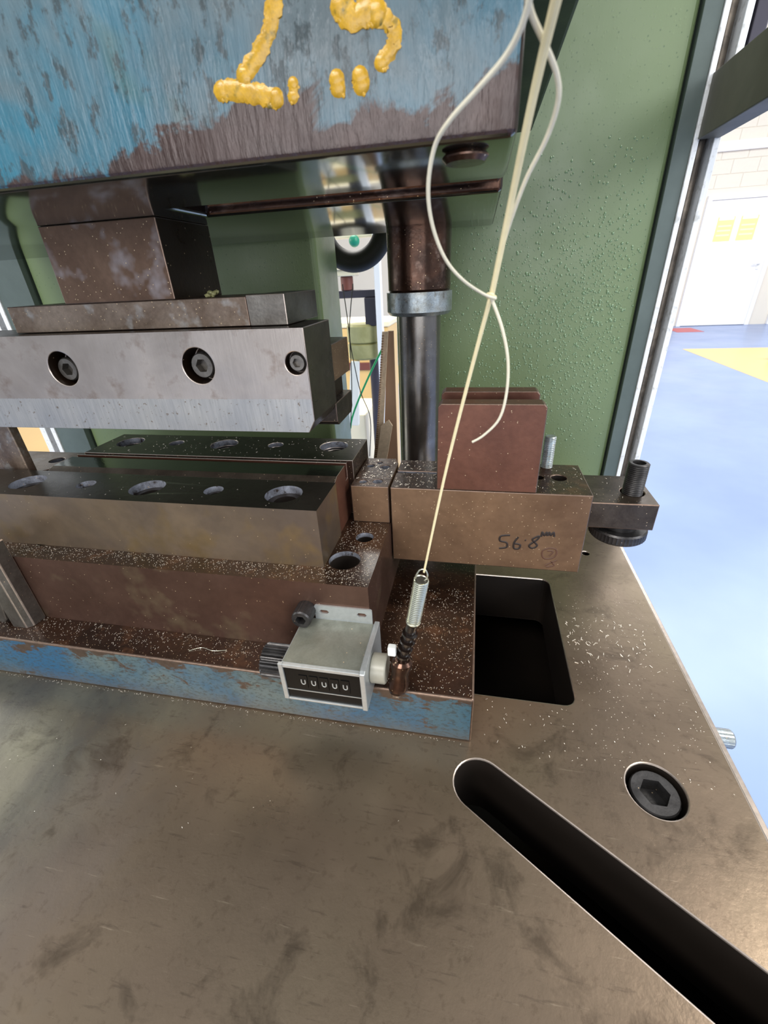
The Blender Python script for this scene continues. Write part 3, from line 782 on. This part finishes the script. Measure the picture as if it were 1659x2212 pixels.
def guard_post(name, x, sgn, label):
    g = thing(name, (x, 600, -60), label, 'guard rail', 'safety guard posts')
    def bx(a, b, y0, y1, z0=-60, z1=1300): return box(min(x + sgn * a, x + sgn * b), max(x + sgn * a, x + sgn * b), y0, y1, z0, z1)
    obj('painted_face', bx(0, 15.8, 596, 640), M['grey_paint'], g, bevel=.6)
    obj('inner_rail', bx(16, 21, 594, 640), M['alu'], g, bevel=.6)
    obj('channel_back', bx(21, 34, 618, 640), M['channel'], g)
    o = obj('guide_rod', cyl((x + sgn * 27, 609, 0), 4.6, -60, 1300, 'z', 24), M['channel'], g)
    obj('outer_rail', bx(34, 40, 594, 640), M['alu'], g, bevel=.6)
    return g
guard_post('guard_post', 181.8, 1, 'grey and silver vertical guard rail right of the green column')
gl = thing('guard_post', (-650, 600, -60), 'grey and silver vertical guard rail at the far left of the green frame', 'guard rail', 'safety guard posts')
obj('painted_face', box(-698, -641, 592, 640, -60, 1300), M['grey_paint'], gl, bevel=.6)
obj('inner_rail', box(-706, -698.2, 590, 640, -60, 1300), M['alu'], gl, bevel=.6)
obj('channel_back', box(-717, -706.2, 618, 640, -60, 1300), M['channel'], gl)
obj('outer_rail', box(-728, -717.2, 590, 640, -60, 1300), M['alu'], gl, bevel=.6)
gbm = obj('guard_beam', box(201, 221, -200, 594, 402, 450), M['beam_paint'], None, bevel=1.0)
tag(gbm, 'dark grey horizontal guard beam running toward the camera at upper right', 'beam')
gpost2 = obj('guard_upright', box(224, 236, 594, 640, 450, 1300), M['slate'], None, bevel=1); tag(gpost2, 'black upright strip above the guard beam at the top right', 'guard rail')

# ================================================================== COUNTER
ct = thing('tally_counter', (-88, 206, 45.2), 'small grey mechanical counter with black number window, screwed to the brown block', 'counter')
obj('casing', box(-116.5, -62, 184.5, 228.8, 45.3, 78.6), M['counter_grey'], ct, bevel=.8, bevmat=M['counter_edge'])
fr2 = bmesh.new()
add_box(fr2, -118, -114.8, 182.3, 184.6, 45.3, 79.2); add_box(fr2, -114.8, -62, 182.3, 184.6, 76.4, 79.2); add_box(fr2, -114.8, -62, 182.3, 184.6, 45.3, 47.0)
obj('face_frame', fr2, M['counter_edge'], ct, bevel=.3)
obj('side_plate', prism_x([(181.2, 45.3), (181.2, 79.6), (184, 80.6), (229.5, 80.6), (229.5, 46), (184, 45.3)], -62, -58.4), M['counter_edge'], ct, bevel=.5)
obj('number_window', box(-114.8, -62, 183.4, 184.6, 47.0, 76.4), M['counter_black'], ct)
obj('window_line', box(-114.6, -62.2, 183.1, 183.5, 54.8, 55.4), M['counter_edge'], ct)
for k in range(5):
    x = -102.0 + k * 7.3
    wl = obj('number_wheel', box(x - 2.9, x + 2.9, 182.95, 183.5, 58.5, 70), M['counter_black'], ct)
    u = tube([(x - 1.25, 182.85, 66.2), (x - 1.3, 182.85, 63.4), (x - .8, 182.85, 62.2), (x, 182.85, 61.9), (x + .8, 182.85, 62.2), (x + 1.3, 182.85, 63.4), (x + 1.25, 182.85, 66.2)], .42, 6, 3, None, .4)
    obj('digit', u, M['counter_edge'], wl)
    if k == 0: tag(wl, 'number wheel showing the lower half of a white zero')
br_ = cut(prism_y(rrect(-107, -63.6, 76, 91, 1.5, 3), 228.6, 229.9), [prism_y([(cx - 4 + dx, cz + dz) for dx, dz in ((0, 0), (1.5, -1.7), (6, -1.7), (7.5, 0), (6, 1.7), (1.5, 1.7))], 226, 232) for cx, cz in ((-99.5, 85.2), (-71, 85.6))])
obj('bracket', br_, M['counter_edge'], ct)
socket_screw((-113.5, 216.5, 86), 7.4, 13.4, None, M['black_steel'], ct, frame=NEGY, sock=3.9)
kb = bmesh.new(); n = 96
prof = [(0, 0), (11.2, 0), (12.2, 1), (12.2, 18.5), (11.5, 19.5), (0, 19.5)]
lathe((-139.5, 203, 57.8), prof, 'x', n, kb)
for v in kb.verts:
    r = math.hypot(v.co.y - 203, v.co.z - 57.8)
    if r > 10:
        a = math.atan2(v.co.z - 60, v.co.y - 203); k = 1 - (.13 if round(a / (2 * math.pi) * n) % 4 in (1, 2) else 0)
        v.co.y = 203 + (v.co.y - 203) * k; v.co.z = 57.8 + (v.co.z - 57.8) * k
tag(obj('reset_knob', kb, M['black_steel'], ct, ang=15), 'fluted black reset knob')
obj('shaft', cyl((-120, 203, 60), 3.5, 1.5, 4, 'x', 20), M['black_steel'], ct)
obj('shaft_boss', cyl((-58.4, 200, 66.5), 10.0, 0, 10.5, 'x', 40, .8), M['boss'], ct)
lev = obj('counter_lever', lathe((-41.0, 198.5, 49), [(0, 0), (6.0, 0), (6.2, 2), (6.9, 3), (6.9, 9), (6.0, 12), (6.0, 19), (7.0, 22), (7.0, 27), (5.0, 29), (0, 29)], None, 32, None,
          frame=(V(1, 0, 0), V(0, 1, -.1).normalized(), V(.14, .05, 1).normalized())), M['bush'], ct); tag(lev, 'oily brown lever sleeve on the counter shaft')
lv2 = tube([(-37.5, 200, 76), (-34, 200.5, 92), (-30.5, 201, 108)], 3.4, 12, 4)
for k in range(4):
    c = V(-36.6 + k * 1.6, 200.2, 82 + k * 6.2); lathe(c, [(3, -1), (5.0, -.7), (5.0, .9), (3, 1.2)], None, 20, lv2, frame=(V(1, 0, -.2).normalized(), V(0, 1, 0), V(.2, 0, 1).normalized()))
obj('lever_arm', lv2, M['oil'], ct)
obj('plastic_stop', box(-46, -40.6, 195, 200, 84, 91), M['white'], ct, bevel=.9)
obj('tip_screw', cyl((-41.8, 198, 45.6), 4.3, 0, 3.6, 'z', 6), M['speckled'], ct)

# ---- spring and string
p0 = V(-29.6, 200, 111); p1 = V(-24.2, 200, 144.5)
sg = thing('tension_spring', p0, 'small bright coil spring hooked between string and counter lever', 'spring')
ax = (p1 - p0); Ls = ax.length; ax.normalize(); su = ax.cross(V(0, 1, 0)).normalized(); sv = ax.cross(su)
tn = 24; pts = []
for k in range(tn * 14 + 1):
    a = 2 * math.pi * k / 14; pts.append(p0 + ax * (Ls * k / (tn * 14)) + su * (4.0 * math.cos(a)) + sv * (4.0 * math.sin(a)))
obj('coil', tube(pts, .66, 6, 1), M['spring'], sg)
obj('core', cyl(p0, 3.2, 0, Ls, None, 20, frame=(su, sv, ax)), M['bar_steel'], sg)
hp = [p1 + su * 3.5, p1 + su * 3.4 + ax * 3, p1 + su * 1.5 + ax * 7.0, p1 - su * 1.2 + ax * 7.2, p1 - su * 3.0 + ax * 3.5, p1 - su * 2.4 + ax * 0.6, p1 + ax * -1.5]
obj('top_hook', tube(hp, .45, 8, 6), M['spring'], sg)
hp = [p0 + su * 1.5, p0 - ax * 2.0 + su * 1.2, p0 - ax * 5.0]
obj('bottom_hook', tube(hp, .6, 8, 4), M['spring'], sg)
main = [(-22.8, 200.0, 149.9), (-12.1, 196.0, 211.9), (-2.9, 190.0, 257.9), (4.2, 182.0, 291.5), (7.9, 172.0, 317.0), (10.1, 160.0, 333.5), (11.7, 150.0, 344.2), (13.0, 140.0, 351.5), (14.6, 128, 360)]
ss = thing('hanging_string', main[0], 'long cream string pulled taut from the spring up past the teal plate', 'string')
obj('taut_strand', tube(main[:4], .62, 8, 6, r2=.85), M['string'], ss)
obj('doubled_strand', tube([(x + .2, y, z) for x, y, z in main[3:]], 1.0, 8, 6, r2=1.25), M['string'], ss)
kt = tube([(5.6, 181, 291.0), (4.6, 179.8, 292.2), (3.0, 181, 292.3), (3.4, 183, 290.8), (5.2, 183.4, 290.2), (5.8, 181.5, 291.4)], .55, 8, 5)
tag(obj('knot', kt, M['string'], ss), 'knot where the strands meet')
tail = [(4.5, 181.0, 290.8), (9.1, 180.0, 280.5), (12.2, 180.0, 268.9), (12.7, 180.0, 256.4), (10.7, 180.0, 246.0), (5.0, 180.0, 239.0), (0.3, 180.0, 235.8)]
tag(obj('loose_tail', tube(tail, .62, 8, 6, r2=.5), M['string_pale'], ss), 'loose curling tail of the string')
l1 = [(6.1, 180.0, 290.8), (1.6, 178.0, 292.5), (-5.8, 172.0, 297.4), (-11.7, 168.0, 303.9), (-15.6, 164.0, 312.9), (-16.7, 160.0, 322.0), (-14.6, 156.0, 330.8), (-10.3, 152.0, 335.3), (-3.3, 148.0, 339.7), (2.9, 144.0, 343.7), (6.0, 140.0, 347.0), (7.4, 136.0, 350.7)]
tag(obj('left_loop', tube(l1, .5, 8, 6, r2=.75), M['string_pale'], ss), 'loop of string bowing left')
l2 = [(4.2, 183.0, 291.5), (6.2, 180.0, 303.2), (8.6, 177.0, 313.0), (12.2, 172.0, 323.8), (16.5, 166.0, 332.2), (17.9, 160.0, 338.5), (16.4, 156.0, 342.9), (12.0, 150.0, 347.4), (8.3, 144.0, 350.3), (6.7, 140.0, 352.2)]
tag(obj('right_loop', tube(l2, .62, 8, 6, r2=.8), M['string_pale'], ss), 'loop of string bowing right')

# ================================================================== BACKGROUND SEEN THROUGH THE OPENING
bg = thing('distant_machine', (-400, 1600, F), 'second machine with a red-brown shaft, dark crossbar and olive motor, seen through the frame opening', 'machine')
obj('crossbar', box(-486, -338, 1585, 1625, 238, 262), M['slate'], bg, bevel=3)
obj('shaft', cyl((-441, 1600, 0), 21, 262, 304, 'z', 28, 2), M['rust'], bg)
obj('shaft_head', box(-470, -404, 1570, 1630, 304, 322), M['cream'], bg, bevel=3)
obj('leg_block', box(-381, -342, 1580, 1620, 150, 238), M['slate'], bg, bevel=3)
mb = lathe((-400, 1620, 0), [(0, 38), (54, 38), (58, 44), (58, 88), (50, 92), (58, 97), (58, 148), (50, 155), (0, 155)], 'z', 32)
obj('motor_body', mb, M['far_green'], bg)
obj('lower_column', cyl((-366, 1640, 0), 22, F + 300, 38, 'z', 24), M['slate'], bg)
obj('machine_base', box(-700, -420, 1640, 1900, F, -180), M['cream'], bg, bevel=6)
obj('column_foot', box(-420, -300, 1600, 1720, F, F + 300), M['slate'], bg, bevel=4)
obj('white_upright', box(-338, -318, 1560, 1590, F, 520), M['door'], bg, bevel=2)
obj('top_rail', box(-520, -338.5, 1560, 1600, 322.5, 352), M['cream'], bg, bevel=2)
obj('front_cover', prism_y([(-470, -200), (-428, -200), (-410, 36), (-440, 36)], 1560, 1580), M['white'], bg, bevel=2)
tk = obj('teal_knob', blob((-396, 1560, 400), 17, sub=3), M['teal'], bg)
obj('knob_rail', box(-520, -338.5, 1570, 1600, 410, 440), M['cream'], bg, bevel=2)
cabs = thing('cream_cabinet', (-1500, 2600, F), 'tall cream cabinet far behind, glimpsed through the gaps left of centre', 'cabinet')
obj('cabinet_body', box(-3000, -1250, 2450, 2900, F, 900), M['cream'], cabs, bevel=6)
for k in range(3): obj('cabinet_door', box(-2990 + k * 580, -2990 + k * 580 + 565, 2435, 2449, F + 60, 860), M['cream'], cabs, bevel=4)
ob = thing('storage_bin', (-640, 2600, F), 'orange-yellow storage bin far behind the frame opening', 'bin')
obj('bin_body', box(-860, -470, 2450, 2750, F, 60), M['floor_yellow'], ob, bevel=10)
obj('bin_lid', box(-870, -460, 2440, 2760, 60.5, 90), M['cream'], ob, bevel=6)
obj('front_rib', box(-850, -480, 2436, 2449.5, -160, -120), M['rust'], ob, bevel=3)
# cardboard sheets and board leaning against the frame
cd = thing('cardboard_stack', (-128, 610, 0), 'corrugated cardboard edges leaning beside the guide post', 'cardboard')
pts = [(-117.5, 238), (-110, 238), (-119, 145), (-128.5, 50), (-129, 0.3), (-146.5, 0.3), (-141.0, 50), (-127, 145)]
cdm = prism_y(pts[::-1], 574, 576.5)
for y0 in (577.2,): prism_y([(x - .5, z) for x, z in pts][::-1], y0, y0 + 2.5, cdm)
obj('sheet', cdm, M['card'], cd)
fl_ = bmesh.new()
for k in range(60):
    z = 44 + k * 3.2; t_ = (z - 44) / 196; xc = -137 + 22 * t_
    add_box(fl_, xc - 2.0, xc + .6, 572.6, 574.0, z, z + 1.5)
tag(obj('corrugation', fl_, M['board'], cd), 'dark corrugated flutes', None, None, 'stuff')
obj('brown_board', prism_y([(-130, 0.3), (-104.5, 0.3), (-104.5, 238), (-112, 238)], 580, 585), M['board'], cd)
obj('short_flap', prism_y([(-140, 30), (-126, 30), (-108, 118), (-113, 126), (-124, 118)], 569, 572), M['card'], cd)
gc = obj('green_cord', tube([(-165, 900, 204), (-196.8, 900, 152.4), (-224.4, 900, 103.5), (-248.1, 900, 57.4), (-261.1, 900, 26.5), (-266.1, 900, 5.4)], 2.1, 8, 5), M['green_cord']); tag(gc, 'green cord strung diagonally behind the frame opening', 'cord')
w1 = obj('black_wire', tube([(-243.1, 850, 290), (-238.4, 850, 223.6), (-238.1, 850, 174.1), (-242.2, 850, 94.3), (-252.7, 850, 6.5), (-254, 850, -60)], .9, 6, 5), M['rubber']); tag(w1, 'thin black wire hanging straight behind the opening, left one', 'wire', 'wires behind the frame')
w2 = obj('black_wire', tube([(-223.5, 850, 290), (-237.1, 850, 207.4), (-230.8, 850, 139.5), (-222.9, 850, 94.3), (-207.0, 850, 42.2), (-213.6, 850, -40)], .9, 6, 5), M['rubber']); tag(w2, 'thin black wire curving right behind the opening', 'wire', 'wires behind the frame')

# ================================================================== METAL SHAVINGS
cm_v, cm_f = [], []
def shaving(x, y, z, L, wd, a, tilt=0.0):
    i = len(cm_v); h = wd * .5
    dx, dy = math.cos(a), math.sin(a)
    for s in (-.5, .5):
        zz = z + (s + .5) * L * tilt
        for q in (-.5, .5):
            for k in (0, 1):
                cm_v.append((x + dx * L * s - dy * wd * q, y + dy * L * s + dx * wd * q, zz + k * h))
    cm_f.extend([(i, i + 1, i + 3, i + 2), (i + 4, i + 6, i + 7, i + 5), (i, i + 4, i + 5, i + 1), (i + 2, i + 3, i + 7, i + 6), (i + 1, i + 5, i + 7, i + 3), (i, i + 2, i + 6, i + 4)])
def scatter(n, x0, x1, y0, y1, z, s0=.4, s1=1.6, fn=None, wd=.22):
    k = 0
    while k < n:
        x = random.uniform(x0, x1); y = random.uniform(y0, y1)
        if fn and not fn(x, y): continue
        L = random.uniform(s0, s1) * random.choice((.6, 1, 1)); shaving(x, y, z + .02, L, wd * random.uniform(.7, 1.3), random.uniform(0, math.pi), random.uniform(0, .3)); k += 1
hol = lambda hs: (lambda x, y: all((x - a) ** 2 + (y - b) ** 2 > (r + .8) ** 2 for a, b, r in hs))
scatter(650, -60, 9, 203, 318, zs, .4, 1.5)
scatter(750, -450, -60, 203, 229, zs, .4, 1.4, lambda x, y: random.random() < .2 + (y - 203) / 26)
scatter(1100, -450, -68, 231, 248, zm, .25, .9, lambda x, y: random.random() < .15 + (y - 231) / 17)
scatter(380, -102, -67, 231, 318, zm, .3, 1.1, hol([(-90.5, 260, 12.2), (-82.7, 294, 7.4)]))
scatter(70, -97, -67, 321, 378, zA, .7, 2.6, hol([(-91, 364, 4), (-77, 362, 5), (-90, 329, 4), (-77.5, 330.5, 5), (-84, 372, 3)]), .32)
scatter(90, -63, -28, 321, 379, zR, .7, 2.6, lambda x, y: not 350 < y < 356.5, .32)
scatter(25, 54, 92, 322, 378, zR, .6, 2.0, hol([(73.5, 352, 7), (57, 352, 5)]), .3)
scatter(14, 98, 152, 352, 405, zc, .6, 2.0, hol([(140.3, 374, 10)]), .3)
scatter(110, -370, -103, 336, 388, zr_, .4, 1.8, hol(rh), .28)
scatter(30, -438, -106, 251, 294, zf, .3, 1.0, hol(fh), .2)
scatter(60, -405, -388, 302, 350, 150, .5, 1.5, lambda x, y: x < -412 + (y - 300) * .52)
nocut = lambda x, y: not (-31 < x < 92 and 242 < y < 406) and (x - 129) ** 2 + (y - 187) ** 2 > 340 and (x - 140) ** 2 + (y - 462) ** 2 > 30
scatter(80, 95, 165, 285, 345, 0, 1.2, 3.6, nocut, .55)
scatter(330, 95, 178, 190, 380, 0, .3, 1.0, nocut, .25)
scatter(45, 13, 90, 196, 240, 0, .5, 1.8, lambda x, y: nocut(x, y) and y > 198 - (x - 17) * .6 + 12, .3)
scatter(22, -400, 10, 100, 198, 0, .4, 1.2, lambda x, y: y < 171 if x > -6 else True)
scatter(220, -450, 8, 197.5, 200.5, 0, .3, 1.2)
me = bpy.data.meshes.new('metal_shavings'); me.from_pydata([tuple(c * MM for c in v) for v in cm_v], [], cm_f); me.materials.append(M['chip'])
ms = bpy.data.objects.new('metal_shavings', me); C.objects.link(ms)
tag(ms, 'tiny bright metal shavings strewn over the die blocks and the table', 'metal shavings', None, 'stuff')
# a single fine wire curl on the shoe
cw = obj('wire_curl', tube([(-212, 212, zs + .4), (-203, 216, zs + 1.2), (-192, 214, zs + 1.6), (-182, 217, zs + .6)], .2, 5, 6), M['spring']); tag(cw, 'fine curled wire lying on the brown strip left of the counter', 'wire')
